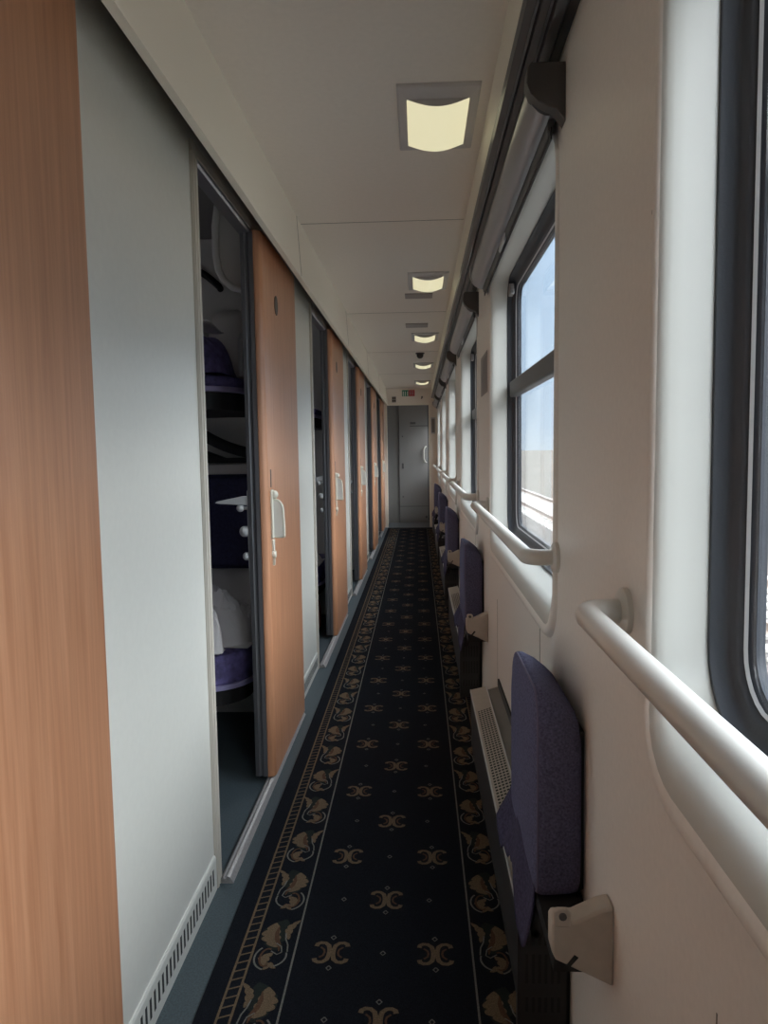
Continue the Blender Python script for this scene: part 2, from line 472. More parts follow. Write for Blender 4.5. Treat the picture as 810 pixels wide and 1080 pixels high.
def make_sill():
    s = MB()
    s.prism([(-.562, 0), (-.562, .016), (-.557, .020), (-.553, .014), (-.549, .014), (-.545, .021), (-.537, .017), (-.528, .002), (-.528, 0)], JN-.015, 3.245)
    return s.build('trim_sill', 'steel', smooth=0)
sl = struct(make_sill())
for k in (-1, 1, 2, 3, 4):
    o = copy_tree(sl); o.location.y = PER*k

# skirting vents at the foot of each fixed panel
def make_skirting():
    s = MB()
    a, b = .66, JN-.042
    s.prism([(XL-.001, 0), (XL+.006, 0), (XL+.006, .090), (XL+.003, .096), (XL-.001, .096)], a, b)
    s.mi = 1
    y = a+.03
    while y < b-.02:
        s.prism([(XL+.0055, .028), (XL+.0066, .028), (XL+.0066, .072), (XL+.0055, .072)], y, y+.010)
        y += .0245
    return s.build('baseboard_left', ['panel', 'slot'], smooth=0)
bb = struct(make_skirting())
for k in (1, 2, 3, 4): copy_tree(bb).location.y = PER*k

# ------------------------------------------------------------------ sliding doors
def make_door():
    a, b = 2.55, 3.24
    XB, XF = -.566, -.530
    d = MB()
    pr = [(XB, a+.016), (XB, b), (XF-.004, b), (XF, b-.004)]
    R = .026
    for k in range(0, 7):
        an = PI/2*k/6
        pr.append((XF-R+R*math.cos(an), a+R-R*math.sin(an)))
    d.prism(pr, .023, 1.948, 'z')
    root = struct(d.build('door_1', 'wood', smooth=50))
    e = MB()
    e.prism([(-.602, a+.004), (-.602, a+.030), (-.567, a+.030), (-.567, a+.016), (-.558, a+.010), (-.558, a+.001), (-.572, a), (-.577, a+.006), (-.583, a+.006), (-.588, a)], .024, 1.946, 'z')
    e.build('edge_profile', 'edge', root, smooth=0)
    # corridor-side handle
    h = MB()
    h.prism([(2.592, .885), (2.640, .885), (2.640, 1.012), (2.632, 1.024), (2.632, 1.052), (2.624, 1.060), (2.600, 1.060), (2.592, 1.052)], XF-.001, XF+.008, 'x')
    hp = h.build('handle', 'cream', root, bevel=.003)
    g = MB()
    arc = [(XF+.004, 1.026)]
    for k in range(0, 9):
        an = PI/2*(1-k/8); arc.append((XF+.010+.030*math.cos(an), .985+.038*math.sin(an)))
    arc += [(XF+.042, .94), (XF+.043, .888)]
    g.tube([(x, 2.616, z) for x, z in arc], .0050, 10)
    g.tube([(XF+.043, 2.616, .889), (XF+.002, 2.616, .889)], .0045, 10)
    g.build('bow', 'cream', hp)
    MB().prism([(XF+.004, .889)]+[(x-.002, z-.002) for x, z in arc]+[], 2.612, 2.620).build('bow_web', 'rail', hp, smooth=0)
    MB().ball((XF+.010, 2.612, 1.042), .016, 1, 1, 1).build('push_knob', 'cream', hp)
    lk = MB()
    lk.prism([(2.598, .880), (2.630, .880), (2.622, .838), (2.614, .832), (2.606, .838)], XF-.001, XF+.007, 'x')
    lk.build('lock_tab', 'cream', root, bevel=.002)
    tt = MB(); tt.disc((XF, 2.612, .826), (1, 0, 0), .014, .012, 20); tt.prism([(2.606, .826), (2.619, .826), (2.616, .786), (2.609, .786)], XF, XF+.008, 'x')
    tt.build('thumb_turn', 'cream', root)
    MB().box(XF-.001, XF+.0015, 2.606, 2.618, 1.068, 1.132).build('slot_plate', 'capgrey', root, smooth=0)
    n = MB(); n.prism([(2.80+.030*math.cos(2*PI*q/24), 1.742+.036*math.sin(2*PI*q/24)) for q in range(24)], XF-.001, XF+.0022, 'x')
    n.build('emblem', 'capgrey', root, smooth=0)
    # compartment-side handle set on the door's near edge
    ih = MB()
    ih.prism([(-.602, 1.040), (-.625, 1.040), (-.715, 1.022), (-.720, 1.017), (-.70, 1.013), (-.602, 1.008)], a+.008, a+.026)
    ih.build('inside_lever', 'gasket', root, bevel=.002)
    q = MB()
    for x, z, r in ((-.632, .998, .014), (-.618, .915, .020), (-.614, .826, .015)):
        q.ball((x, a+.018, z), r); q.tube([(x, a+.018, z), (-.600, a+.018, z)], r*.45, 10)
    q.build('inside_knobs', 'gasket', root)
    MB().box(-.606, -.600, a+.008, a+.028, .74, 1.06).build('inside_plate', 'gasket', root, bevel=.002)
    return root
dr = make_door()
DL = ['large wooden sliding door cut off by the left edge of the photo', 'brown wooden sliding door with cream handle, standing ajar, nearest fully seen',
      'second fully seen wooden sliding door with cream handle', 'third wooden sliding door along the left wall', 'fourth wooden sliding door along the left wall', 'farthest wooden sliding door before the end wall']
for n, k in enumerate([0, -1, 1, 2, 3, 4]):
    o = dr if n == 0 else copy_tree(dr)
    o.location.y = (2.05 if k > 0 else 2.044)*k; o.name = 'door_%d' % (n+1)
    o['label'] = DL[k+1]; o['category'] = 'door'; o['group'] = 'sliding compartment doors'

# ------------------------------------------------------------------ compartments
CP = lambda k: 1.25+PER*k
for k in range(-1, 6):
    pw = MB(); pw.box(-2.5, XL-.031, CP(k)-.012, CP(k)+.012, 0, H+.02)
    struct(pw.build('wall_compartment', 'comp', smooth=0))
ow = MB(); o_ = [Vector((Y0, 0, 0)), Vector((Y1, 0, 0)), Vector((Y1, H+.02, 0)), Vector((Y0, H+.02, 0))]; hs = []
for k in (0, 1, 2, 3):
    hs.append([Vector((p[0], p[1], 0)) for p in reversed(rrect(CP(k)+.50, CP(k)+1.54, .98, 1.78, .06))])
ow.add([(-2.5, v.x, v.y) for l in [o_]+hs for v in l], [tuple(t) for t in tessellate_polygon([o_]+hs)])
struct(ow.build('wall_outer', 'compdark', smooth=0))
for k in (0, 1, 2, 3):
    struct(MB().prism(rrect(CP(k)+.49, CP(k)+1.55, .97, 1.79, .06), -2.515, -2.511, 'x').build('window_%d' % (k+7), 'blind', smooth=0))
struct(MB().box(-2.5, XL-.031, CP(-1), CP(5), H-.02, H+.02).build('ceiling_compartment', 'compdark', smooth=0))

def make_bunk(z, th, name):
    """padded bunk along the far partition of the first compartment; rounded corridor corner"""
    t = thing(name, (-1.4, CP(1)-.35, z))
    y0, y1 = CP(1)-.70, CP(1)-.014
    x0, x1 = -2.45, -.64
    def outline(ins=0.):
        pts = [(x0+ins, y1-ins), (x0+ins, y0+ins)]
        R = .20
        for q in range(0, 9):
            an = -PI/2+PI/2*q/8
            pts.append((x1-R+(R-ins)*math.cos(an), y0+R+(R-ins)*math.sin(an)))
        pts.append((x1-ins, y1-ins))
        return pts
    def ringz(zz, ins): return [(p[0]+1.4, p[1]-(CP(1)-.35), zz) for p in outline(ins)]
    m = MB(); m.rings([ringz(-th, .012), ringz(-th+.015, .0), ringz(-.03, 0), ringz(-.008, .012), ringz(0, .035)], True, True)
    m.build('mattress', 'mattress', t)
    hm = MB(); hm.rings([ringz(-th-.012, .004), ringz(-th-.010, -.006), ringz(-th+.006, -.006), ringz(-th+.008, .004)], True, True)
    hm.build('hem', 'violet', t)
    fr = MB(); fr.rings([ringz(-th-.075, .02), ringz(-th-.012, .02)], True, True)
    fr.build('bunk_board', 'black', t, smooth=0)
    return t
lo = tag(make_bunk(.455, .125, 'lower_bunk'), 'violet padded lower bunk with rounded corner in the nearest open compartment', 'bunk', 'bunks in the compartments')
up = tag(make_bunk(1.475, .05, 'upper_bunk'), 'dark upper bunk shelf in the nearest open compartment, loaded with bedding', 'bunk', 'bunks in the compartments')
lo2 = copy_tree(lo); lo2.location.y += PER; tag(lo2, 'lower bunk seen as a sliver through the second open doorway', 'bunk', 'bunks in the compartments')
up2 = copy_tree(up); up2.location.y += PER; tag(up2, 'upper bunk seen as a sliver through the second open doorway', 'bunk', 'bunks in the compartments')

def hump(cx, cy, z, sx, sy, h, seed, n=22, power=2.6, rough=.18, crumple=0.):
    rnd = random.Random(seed)
    ph = [(rnd.uniform(4, 11), rnd.uniform(4, 11), rnd.uniform(0, 6)) for _ in range(5)]
    def fn(u, v):
        a, b = 2*u-1, 2*v-1
        r = (abs(a)**power+abs(b)**power)**(1/power)
        w = sum(math.sin(a*p[0]*.6+b*p[1]*.5+p[2]) for p in ph)/5
        hh = h*max(0, 1-r**2.2)**.55*(1+rough*w)+.004
        k = 1+.06*w
        if crumple:
            q = noise.noise(Vector((a*2.1+seed, b*2.1, .3)))*1.2
            c_ = abs(noise.noise(Vector((a*3+q, b*3-q, seed)))) + .5*abs(noise.noise(Vector((a*7+q, b*7, seed+2.))))
            hh += crumple*(.75-2.2*c_)*max(0, 1-r**3); hh = max(.004, hh)
        return (cx+sx*a*k, cy+sy*b*k, z+hh)
    m = MB(); m.grid(fn, n, n)
    bt = [(cx-sx*.9, cy-sy*.9, z), (cx+sx*.9, cy-sy*.9, z), (cx+sx*.9, cy+sy*.9, z), (cx-sx*.9, cy+sy*.9, z)]
    m.add(bt, [(0, 1, 2, 3)])
    return m
yb = CP(1)
tag(hump(-.855, yb-.40, .456, .20, .20, .155, 3, n=60, rough=.5, crumple=.055).build('bed_sheet', 'sheet'), 'crumpled white bed sheet heaped on the lower bunk of the nearest compartment', 'sheet')
tag(hump(-.815, yb-.648, .456, .085, .034, .175, 9, n=40, rough=.4, crumple=.03).build('bed_towel', 'sheet'), 'bright white folded cloth in front of the crumpled sheet on the lower bunk', 'towel')
def pillow(cx, cy, cz, rx, ry, rz, seed):
    rnd = random.Random(seed); m = MB(); rs = []
    for i in range(1, 12):
        th = PI*i/12
        row = []
        for k in range(24):
            a = 2*PI*k/24; w = 1+.04*math.sin(3*a+seed)+.03*math.sin(5*th+seed)
            sx = abs(math.cos(a))**.7*math.copysign(1, math.cos(a)); sy = abs(math.sin(a))**.7*math.copysign(1, math.sin(a))
            row.append((cx+rx*w*math.sin(th)**.7*sx, cy+ry*w*math.sin(th)**.7*sy, cz+rz*math.cos(th)*w))
        rs.append(row)
    m.rings(rs, True, True); return m
tag(pillow(-.985, yb-.20, 1.65, .100, .10, .170, 1).build('pillow', 'pillow'), 'grey stuffed pillow at the back of the upper bunk, left of the pair', 'pillow', 'pillows on the upper bunk')
tag(pillow(-.775, yb-.17, 1.635, .092, .11, .155, 4).build('pillow', 'pillow'), 'grey stuffed pillow at the back of the upper bunk, right of the pair', 'pillow', 'pillows on the upper bunk')
tag(hump(-.83, yb-.50, 1.476, .13, .17, .165, 12, rough=.2).build('folded_blanket', 'mattress'), 'violet blanket piled on the upper bunk under a white sheet', 'blanket')
def wsheet(u, v):
    return (-.95+.19*u, yb-.62+.24*v, 1.668+.006*math.sin(7*u+5*v))
s_ = MB(); s_.grid(wsheet, 10, 10)
tag(s_.build('folded_sheet', 'sheet', solid=.006), 'white sheet folded over the violet blanket on the upper bunk', 'sheet')
# guard strut at the bunk end
g = MB(); g.tube([(-.655, yb-.55, 1.475), (-.655, yb-.55, 1.60), (-.66, yb-.50, 1.635)], .010, 10); g.ball((-.652, yb-.50, 1.56), .026)
tag(g.build('bunk_guard', 'gasket'), 'small grey guard bracket with knob at the end of the upper bunk', 'bracket')
# navy backrest of the lower bunk against the partition, its towel rail and strap
t = tag(thing('backrest', (-1.3, yb-.014, .60)), 'navy upholstered backrest fixed to the partition above the lower bunk', 'backrest')
MB().box(-.95, .66, -.075, -.002, .08, .50).build('pad', 'navyback', t, bevel=.02)
MB().box(-.95, .665, -.080, .0, .50, .545).build('cover_edge', 'pillow', t, bevel=.006)
st = MB()
def strap(u, v):
    x = -1.02+.40*u; z = 1.318-.145*u-.03*math.sin(PI*u)+(.05-.016*u)*(v-.5)*2*.6
    return (x, yb-.05-.05*math.sin(PI*u), z)
st.grid(strap, 12, 2)
tag(st.build('safety_strap', 'black', solid=.006), 'broad black strap sagging diagonally across the grey partition', 'strap')
st = MB(); st.prism([(-1.0, 1.225), (-.86, 1.172), (-.72, 1.172), (-.72, 1.150), (-1.0, 1.150)], yb-.06, yb-.016)
tag(st.build('coat_hook_rail', 'black', bevel=.003), 'black hook rail below the strap on the grey partition', 'hook rail')
# things hung near the compartment ceiling
hr = MB(); hr.tube([(-.93+.0*q, yb-.5, 2.03-.13*q/8+.0) for q in range(9)], [.010+.005*math.sin(q) for q in range(9)], 10)
tag(hr.build('hanging_strap', 'black'), 'black strap hanging from the top of the nearest doorway', 'strap')
hr = MB(); hr.tube([(-.975, yb-.010, 1.995)]+[(-.975+.11*q/8, yb-.028, 1.995-.075*(q/8)**1.5) for q in range(9)]+[(-.865, yb-.010, 1.915)], .015, 10)
tag(hr.build('grab_handle', 'black'), 'short black grab handle on the dark wall above the pillows', 'handle')
gp = [(-.70, 2.10), (-.716, 2.0), (-.716, 1.90), (-.708, 1.845), (-.690, 1.81), (-.66, 1.785), (-.625, 1.775)]
hr = MB(); hr.tube([(x, yb-.62, z) for x, z in gp], .013, 10)
hr.prism(gp+[(-.625, 2.10)], yb-.612, yb-.606)
tag(hr.build('luggage_guard', 'comp', smooth=50), 'pale rounded guard panel at the top right of the nearest doorway', 'guard panel')
# second compartment: white shelf edge and red bag
tag(hump(-.76, yb+PER-.50, .456, .11, .17, .06, 21, rough=.4).build('bed_sheet', 'sheet'), 'white sheet edge on the lower bunk in the second doorway', 'sheet')
bg = MB()
bg.rings([[(-.78+sx*a, yb+PER-.55+sy*b, z) for a, b in ((-1, -.7), (-.7, -1), (.7, -1), (1, -.7), (1, .7), (.7, 1), (-.7, 1), (-1, .7))] for z, sx, sy in ((.002, .10, .10), (.02, .12, .12), (.16, .125, .115), (.24, .10, .09), (.255, .05, .05))], True, True)
tag(bg.build('travel_bag', 'red', subsurf=1), 'dull red soft bag on the floor inside the second doorway', 'bag')

# ------------------------------------------------------------------ carpet runner (pattern woven into one mesh)
cp = MB(); CZ = .009
CX0, CX1, CY0, CY1 = -.485, .284, -.6, 11.30
cp.box(CX0, CX1, CY0, CY1, .0005, CZ)
Z1, Z2, Z3 = CZ+.0004, CZ+.0007, CZ+.0010
CC = -.0975
def mx(x, s): return CC+s*(x-CC)
YA = .85
for s in (1, -1):
    cp.mi = 2; x = mx(-.308, s); cp.box(x-.0022, x+.0022, YA, CY1-.09, CZ, Z1)
    cp.mi = 1
    for xx in (-.437, -.408):
        x = mx(xx, s); cp.box(x-.0026, x+.0026, YA, CY1-.09, CZ, Z1)
    y = YA
    while y < CY1-.12:
        a, b = mx(-.435, s), mx(-.410, s)
        cp.strip([(a, y), (b, y+.010)], .0042, Z1); y += .0278
cp.mi = 2; cp.box(-.437, mx(-.437, -1), CY1-.093, CY1-.088, CZ, Z1); cp.box(-.437, mx(-.437, -1), CY1-.04, CY1-.035, CZ, Z1)
# leaves
def lobed(cx, cy, L, W, ang, lobes, flip):
    up, dn = [], []
    n = lobes*6
    for i in range(n+1):
        t = i/n
        w = W*(math.sin(PI*min(1, t*.93+.05))**.75)*(0.62+.38*abs(math.sin(PI*lobes*t))**.7)
        bend = .012*math.sin(PI*t)
        up.append((t*L, w+bend)); dn.append((t*L, -w*.9+bend))
    pts = up+list(reversed(dn)); ca, sa = math.cos(ang), math.sin(ang)
    return [(cx+flip*(p[0]*ca-p[1]*sa), cy+p[0]*sa+p[1]*ca) for p in pts]
def sw(cx, cy, pts, flip): return [(cx+flip*x, cy+y) for x, y in pts]
def arc(cx, cy, r, a0, a1, n=12, ry=None): return [(cx+r*math.cos(a0+(a1-a0)*i/n), cy+(ry or r)*math.sin(a0+(a1-a0)*i/n)) for i in range(n+1)]
i = 0; y = 1.05
for s in (1, -1):
    i = 0; y = .985
    while y < CY1-.22:
        x = mx(-.3585, s); fl = s*(1 if i % 2 else -1)
        cp.mi = 4; cp.flat(lobed(x+fl*.000, y-.004, .115, .036, PI*.47, 4, fl), Z1-.0002)
        cp.mi = 1
        cp.flat(lobed(x+fl*.004, y+.006, .092, .026, PI*.56, 4, fl), Z1)
        cp.flat(lobed(x+fl*.028, y+.035, .076, .011, PI*.42, 4, fl), Z1)
        cp.flat(lobed(x-fl*.010, y-.062, .050, .015, PI*.44, 3, fl), Z1)
        cp.flat(lobed(x-fl*.014, y-.070, .030, .012, PI*.05, 2, fl), Z1)
        cp.mi = 3
        cp.strip(sw(x, y, [(-.002, .084), (-.004, .06), (.0, .035), (.010, .012), (.012, -.008)], fl), [.002, .010, .012, .009, .003], Z2)
        cp.strip(sw(x, y, arc(-.012, -.03, .016, 1.2, 5.2, ry=.030), fl), .005, Z2)
        cp.mi = 2
        cp.strip(sw(x, y, arc(-.006, -.030, .035, PI*.72, PI*1.42, ry=.042), fl), .0042, Z2)
        cp.strip(sw(x, y, arc(-.004, -.024, .037, -PI*.38, PI*.10, ry=.038), fl), .0042, Z2)
        cp.strip(sw(x, y, [(.018, .058), (.022, .035), (.030, .015), (.033, -.01)], fl), .0034, Z2)
        cp.strip(sw(x, y, [(.002, .020), (.016, .008), (.020, -.012), (.010, -.020), (-.006, -.008)], fl), .003, Z3)
        i += 1; y += .2222
# field motifs
def diamond(x, y, r):
    cp.mi = 2
    cp.strip([(x, y+r*1.25), (x+r, y), (x, y-r*1.25), (x-r, y), (x, y+r*1.25)], .0028, Z1)
def motif(x, y):
    cp.mi = 1
    for s in (1, -1):
        pts = [(x+s*.0375, y+.021), (x+s*.036, y+.029), (x+s*.028, y+.034), (x+s*.017, y+.033), (x+s*.008, y+.024), (x+s*.005, y+.010), (x+s*.004, y), (x+s*.005, y-.010), (x+s*.008, y-.024), (x+s*.017, y-.033), (x+s*.028, y-.034), (x+s*.036, y-.029), (x+s*.0375, y-.021)]
        cp.strip(pts, [.012, .011, .010, .010, .011, .011, .012, .011, .011, .010, .010, .011, .012], Z1)
    cp.box(x-.005, x+.005, y-.012, y+.012, CZ, Z2)
    cp.mi = 3
    for s in (1, -1):
        cp.strip([(x+s*.027, y+.018), (x+s*.018, y+.010), (x+s*.016, y), (x+s*.018, y-.010), (x+s*.027, y-.018)], .005, Z1)
    diamond(x, y+.053, .006); diamond(x, y-.053, .006)
y = 1.643-.415*2; 
while y < CY1-.15:
    motif(-.2205, y); motif(.0255, y); diamond(-.098, y, .006)
    if y+.2075 < CY1-.15:
        motif(-.0985, y+.2075); diamond(-.211, y+.2075, .006); diamond(.014, y+.2075, .006)
    y += .415
cpo = cp.build('carpet_runner', ['carpet', 'gold', 'pale', 'rust', 'olive'], smooth=0)
tag(cpo, 'long navy carpet runner with gold scroll motifs and leaf border', 'carpet')

# ------------------------------------------------------------------ heaters at the foot of the window wall
def make_heater():
    a, b = 1.40, 2.68
    t = thing('wall_heater', (.24, a, 0))
    T = lambda m: m
    f = MB()
    f.prism([(.190, .06), (.185, .10), (.183, .292), (.190, .300), (.199, .300), (.199, .06)], a+.012, b)
    body = f.build('front_panel', 'heatdark', t, smooth=0)
    tp = MB()
    tp.prism([(.182, .298), (.240, .312), (.240, .316), (.182, .303)], a+.004, b)
    tp.mi = 1
    n = 60
    for i in range(n):
        y = a+.03+(b-a-.26)*i/n
        for j in range(5):
            x = .190+.0095*j; z = .303+(x-.182)*.2241+.0006
            y2 = y+.003*j
            tp.add([(x, y2, z), (x+.0065, y2+.002, z+.00146), (x+.0065, y2+.011, z+.00146), (x, y2+.009, z)], [(0, 1, 2, 3)])
    tp.build('perforated_top', ['heat', 'slot'], t, smooth=0)
    lp = MB(); lp.box(.1805, .1835, a+.004, b, .293, .3045); lp.tube([(.240, a+.004, .316), (.240, b, .316)], .0022, 6)
    lp.build('top_lip', 'gasket', t, smooth=0)
    bk = MB(); bk.prism([(.242, .300), (.282, .312), (.282, .318), (.242, .306)], a+.012, b-.01)
    bk.mi = 1
    for i in range(7):
        y = a+.46-.05*i; bk.box(.250, .276, y, y+.022, .305, .3185)
    bk.build('back_plate', ['heatback', 'slot'], t, smooth=0)
    bs = MB(); bs.box(.2825, .2885, a, b, .02, .345); bs.build('wall_flange', 'black', t, smooth=0)
    ec = MB()
    ec.prism([(.184, .02), (.280, .02), (.280, .296), (.192, .292), (.184, .28)], a-.012, a+.012)
    ec.mi = 1
    for r_, (z0, z1) in enumerate(((.215, .268), (.135, .195), (.075, .105))):
        for q in range(6):
            x = .199+.0125*q
            ec.box(x, x+.006, a-.0128, a-.011, z0, z1)
    ec.build('end_grille', ['heatdark', 'slot'], t, smooth=0)
    for q in t.children: q.location = (-.24, -a, 0)
    return t
ht = make_heater()
HL = ['low wall heater with perforated top behind the nearest purple seat', 'low wall heater with slotted end beneath the second purple seat', 'low wall heater by the third purple seat', 'low wall heater by the fourth purple seat', 'farthest low wall heater before the end wall']
for k in range(5):
    o = ht if k == 0 else copy_tree(ht)
    o.location.y += PER*k if k else 0
    tag(o, HL[k], 'heater', 'wall heaters along the window wall')

# ------------------------------------------------------------------ folding seats
def make_seat():
    a, b = 1.27, 1.605
    t = thing('folding_seat', (XR, a, .42))
    b = 1.615
    L = b-a
    def outline(ins, top, bot):
        y0, y1, z0, z1 = a-.006+ins, b-ins, bot+ins, top-ins
        pts = [(y1-.02, z0), (y1-.006, z0+.006), (y1, z0+.02)]
        R1, R0 = .085, .05
        for k in range(0, 9):
            an = PI/2*k/8; pts.append((y1-R1+R1*math.cos(an), z1-R1+R1*math.sin(an)))
        for k in range(0, 9):
            an = PI/2+PI/2*k/8; pts.append((y0+R0+R0*math.cos(an), z1-R0+R0*math.sin(an)))
        pts += [(y0, z0+.02), (y0+.006, z0+.006), (y0+.02, z0)]
        return pts
    rs = [[(x, y, z) for y, z in outline(ins, tp, .388)] for x, ins, tp in ((.194, .10, .762), (.1945, .06, .762), (.197, .025, .763), (.2005, .008, .764), (.206, .0, .764), (.215, -.001, .762), (.24, 0, .750), (.262, .001, .733), (.276, .004, .722), (.282, .014, .715))]
    m = MB(); m.rings(rs, True, True)
    m.build('cushion', 'fabric', t, smooth=70)
    pp = MB(); o_ = outline(.003, .7645, .388)
    pp.tube([(.2035, y, z) for y, z in o_+o_[:1]], .0022, 8, caps=False)
    pp.build('piping', 'piping', t)
    # loose cover hanging below the cushion on the corridor side
    rnd = random.Random(3)
    def fl(u, v):
        y = a+.010+(L+.0)*u
        d = .155-.075*u+.012*math.sin(17*u)+.006*math.sin(41*u)
        if .25 < u < .62: d -= .055*math.sin(PI*(u-.25)/.37)
        x = .2005-.030*v**1.4*(.55+.45*u)+.004*math.sin(9*u+3*v)
        return (x, y+.018*v*(1-u), .430-d*v)
    f = MB(); f.grid(fl, 24, 8); f.build('cover_flap', 'flap', t, solid=.003, smooth=60)
    # bracket on the wall
    yb0, yb1 = 1.078, 1.118
    bk = MB()
    bk.prism([(.199, .470), (.1955, .464), (.1955, .420), (.201, .408), (.2885, .366), (.2885, .494), (.270, .490), (.230, .470)], yb0, yb1)
    br = bk.build('wall_bracket', 'bracket', t, bevel=.004)
    tb = MB(); tb.prism([(.1975, .462), (.1975, .486), (.202, .490), (.219, .490), (.224, .484), (.224, .462)], yb0-.001, yb0+.008); tb.build('pivot_tab', 'bracket', br, bevel=.002)
    bl = MB(); bl.disc((.211, yb0, .480), (0, -1, 0), .0060, .004, 14); bl.build('bolt', 'capgrey', br)
    MB().prism([(.229, .418), (.216, .400), (.220, .396), (.235, .414)], yb0-.0015, yb0+.002).build('keyhole', 'slot', br, smooth=0)
    # black folding mechanism under the cushion
    me = MB()
    me.box(.205, .284, 1.119, b-.03, .360, .3875)
    me.prism([(.210, .37), (.196, .30), (.203, .288), (.217, .292), (.245, .37)], a+.03, a+.045)
    me.prism([(.210, .37), (.196, .30), (.203, .288), (.217, .292), (.245, .37)], b-.09, b-.075)
    me.tube([(.205, a+.03, .298), (.205, b-.075, .298)], .008, 8)
    me.build('hinge_frame', 'black', t, smooth=0)
    MB().box(.279, .2885, a+.012, b-.03, .395, .69).build('back_board', 'black', t, bevel=.003)
    for q in t.children: q.location = (-XR, -1.27, -.42)
    return t
se = make_seat()
SL = ['nearest purple folding seat, tipped up, its torn cover hanging toward the carpet', 'second nearest purple folding seat, tipped up against the wall below the first full window',
      'third purple folding seat from the camera, tipped up', 'fourth purple folding seat from the camera, small', 'farthest purple folding seat, beside the end of the handrails']
for k in range(5):
    o = se if k == 0 else copy_tree(se)
    o.location.y += 2.035*k
    tag(o, SL[k], 'seat', 'folding seats along the window wall')

# ------------------------------------------------------------------ notices
def notice(y0, y1, z0, z1):
    n = MB(); n.box(XR-.0025, XR+.0005, y0, y1, z0, z1)
    r = n.build('wall_notice', 'paper', smooth=0)
    l = MB(); z = z1-.02
    rnd = random.Random(4)
    while z > z0+.015:
        l.box(XR-.0032, XR-.002, y0+.025, y0+.025+(y1-y0-.05)*rnd.uniform(.6, 1), z-.0045, z); z -= .011
    l.build('print_lines', 'ink', r, smooth=0)
    return r
tag(notice(3.10, 3.40, 1.43, 1.60), 'grey printed notice on the wall between the second and third windows', 'notice')
n = MB(); n.box(.195, .262, Y1-.010, Y1+.001, 1.45, 1.70)
r = tag(n.build('framed_notice', 'gasket', smooth=0), 'small framed notice on the far end wall, right of the doorway', 'notice')
MB().box(.205, .252, Y1-.0135, Y1-.011, 1.47, 1.68).build('print', 'paper', r, smooth=0)

# ------------------------------------------------------------------ end wall and vestibule
ew = MB()
OX0, OX1, OZ = -.488, .166, 1.898
ew.box(-.62, OX0, Y1, Y1+.035, 0, H+.02); ew.box(OX1, .40, Y1, Y1+.035, 0, H+.02); ew.box(OX0, OX1, Y1, Y1+.035, OZ, H+.02)
struct(ew.build('wall_end', 'ceil', smooth=0))
tm = MB()
tm.box(OX0-.012, OX0+.006, Y1-.008, Y1+.04, 0, OZ+.006); tm.box(OX1-.006, OX1+.022, Y1-.008, Y1+.04, 0, OZ+.006); tm.box(OX0-.012, OX1+.022, Y1-.008, Y1+.04, OZ-.004, OZ+.016)
struct(tm.build('trim_end', 'fascia', smooth=0, bevel=.003))
YV = 12.15
v = MB(); v.box(-.9, .6, YV, YV+.04, 0, H+.1)
struct(v.build('wall_vestibule', 'greyend', smooth=0))
v = MB(); v.box(-.9, -.86, Y1+.035, YV, 0, H+.1); struct(v.build('wall_vestibule_left', 'greyend', smooth=0))
v = MB(); v.box(.42, .46, Y1+.035, YV, 0, .95); v.box(.42, .46, Y1+.035, YV, 1.78, H+.1); v.box(.42, .46, Y1+.035, Y1+.12, .95, 1.78); v.box(.42, .46, YV-.08, YV, .95, 1.78)
struct(MB().box(.438, .442, Y1+.10, YV-.06, .93, 1.80).build('window_11', 'glass', smooth=0)); struct(v.build('wall_vestibule_right', 'greyend', smooth=0))
struct(MB().box(-.9, .46, Y1+.035, YV, H+.0, H+.03).build('ceiling_vestibule', 'ceil', smooth=0))
dd = MB(); dd.box(-.320, .150, YV-.022, YV-.001, .05, 1.96)
dv = struct(dd.build('door_7', 'greyend', smooth=0, bevel=.003))
dv['label'] = 'grey vestibule door with pull handle at the far end of the corridor'; dv['category'] = 'door'
MB().box(.151, .164, YV-.02, YV-.0005, .05, 1.96).build('seal', 'black', dv, smooth=0)
sm = MB(); sm.box(-.325, -.320, YV-.018, YV-.0005, .0, 1.96); sm.box(-.14, .150, YV-.0228, YV-.021, 1.592, 1.602); sm.box(-.320, .150, YV-.0228, YV-.021, .275, .282)
sm.build('seam_line', 'heatdark', dv, smooth=0)
MB().box(-.135, -.045, YV-.0245, YV-.021, 1.625, 1.66).build('label_plate', 'capgrey', dv, smooth=0)
hd = MB(); hd.tube([(.125, YV-.022, 1.26), (.105, YV-.05, 1.25), (.085, YV-.06, 1.20), (.085, YV-.06, 1.06), (.105, YV-.05, 1.01), (.125, YV-.022, 1.0)], .012, 10)
hd.build('pull_handle', 'alub', dv)
MB().box(-.275, -.245, YV-.028, YV-.021, .90, .99).build('lock', 'capgrey', dv, bevel=.003)
hb = MB()
for z in (1.43, .44): hb.disc((-.262, YV-.021, z), (0, -1, 0), .012, .006, 12)
hb.disc((.12, YV-.021, .10), (0, -1, 0), .02, .008, 12)
hb.build('keyholes', 'capgrey', dv)
struct(MB().box(OX0, OX1, Y1-.06, YV, .0005, .006).build('floor_threshold', 'darkbar', smooth=0))

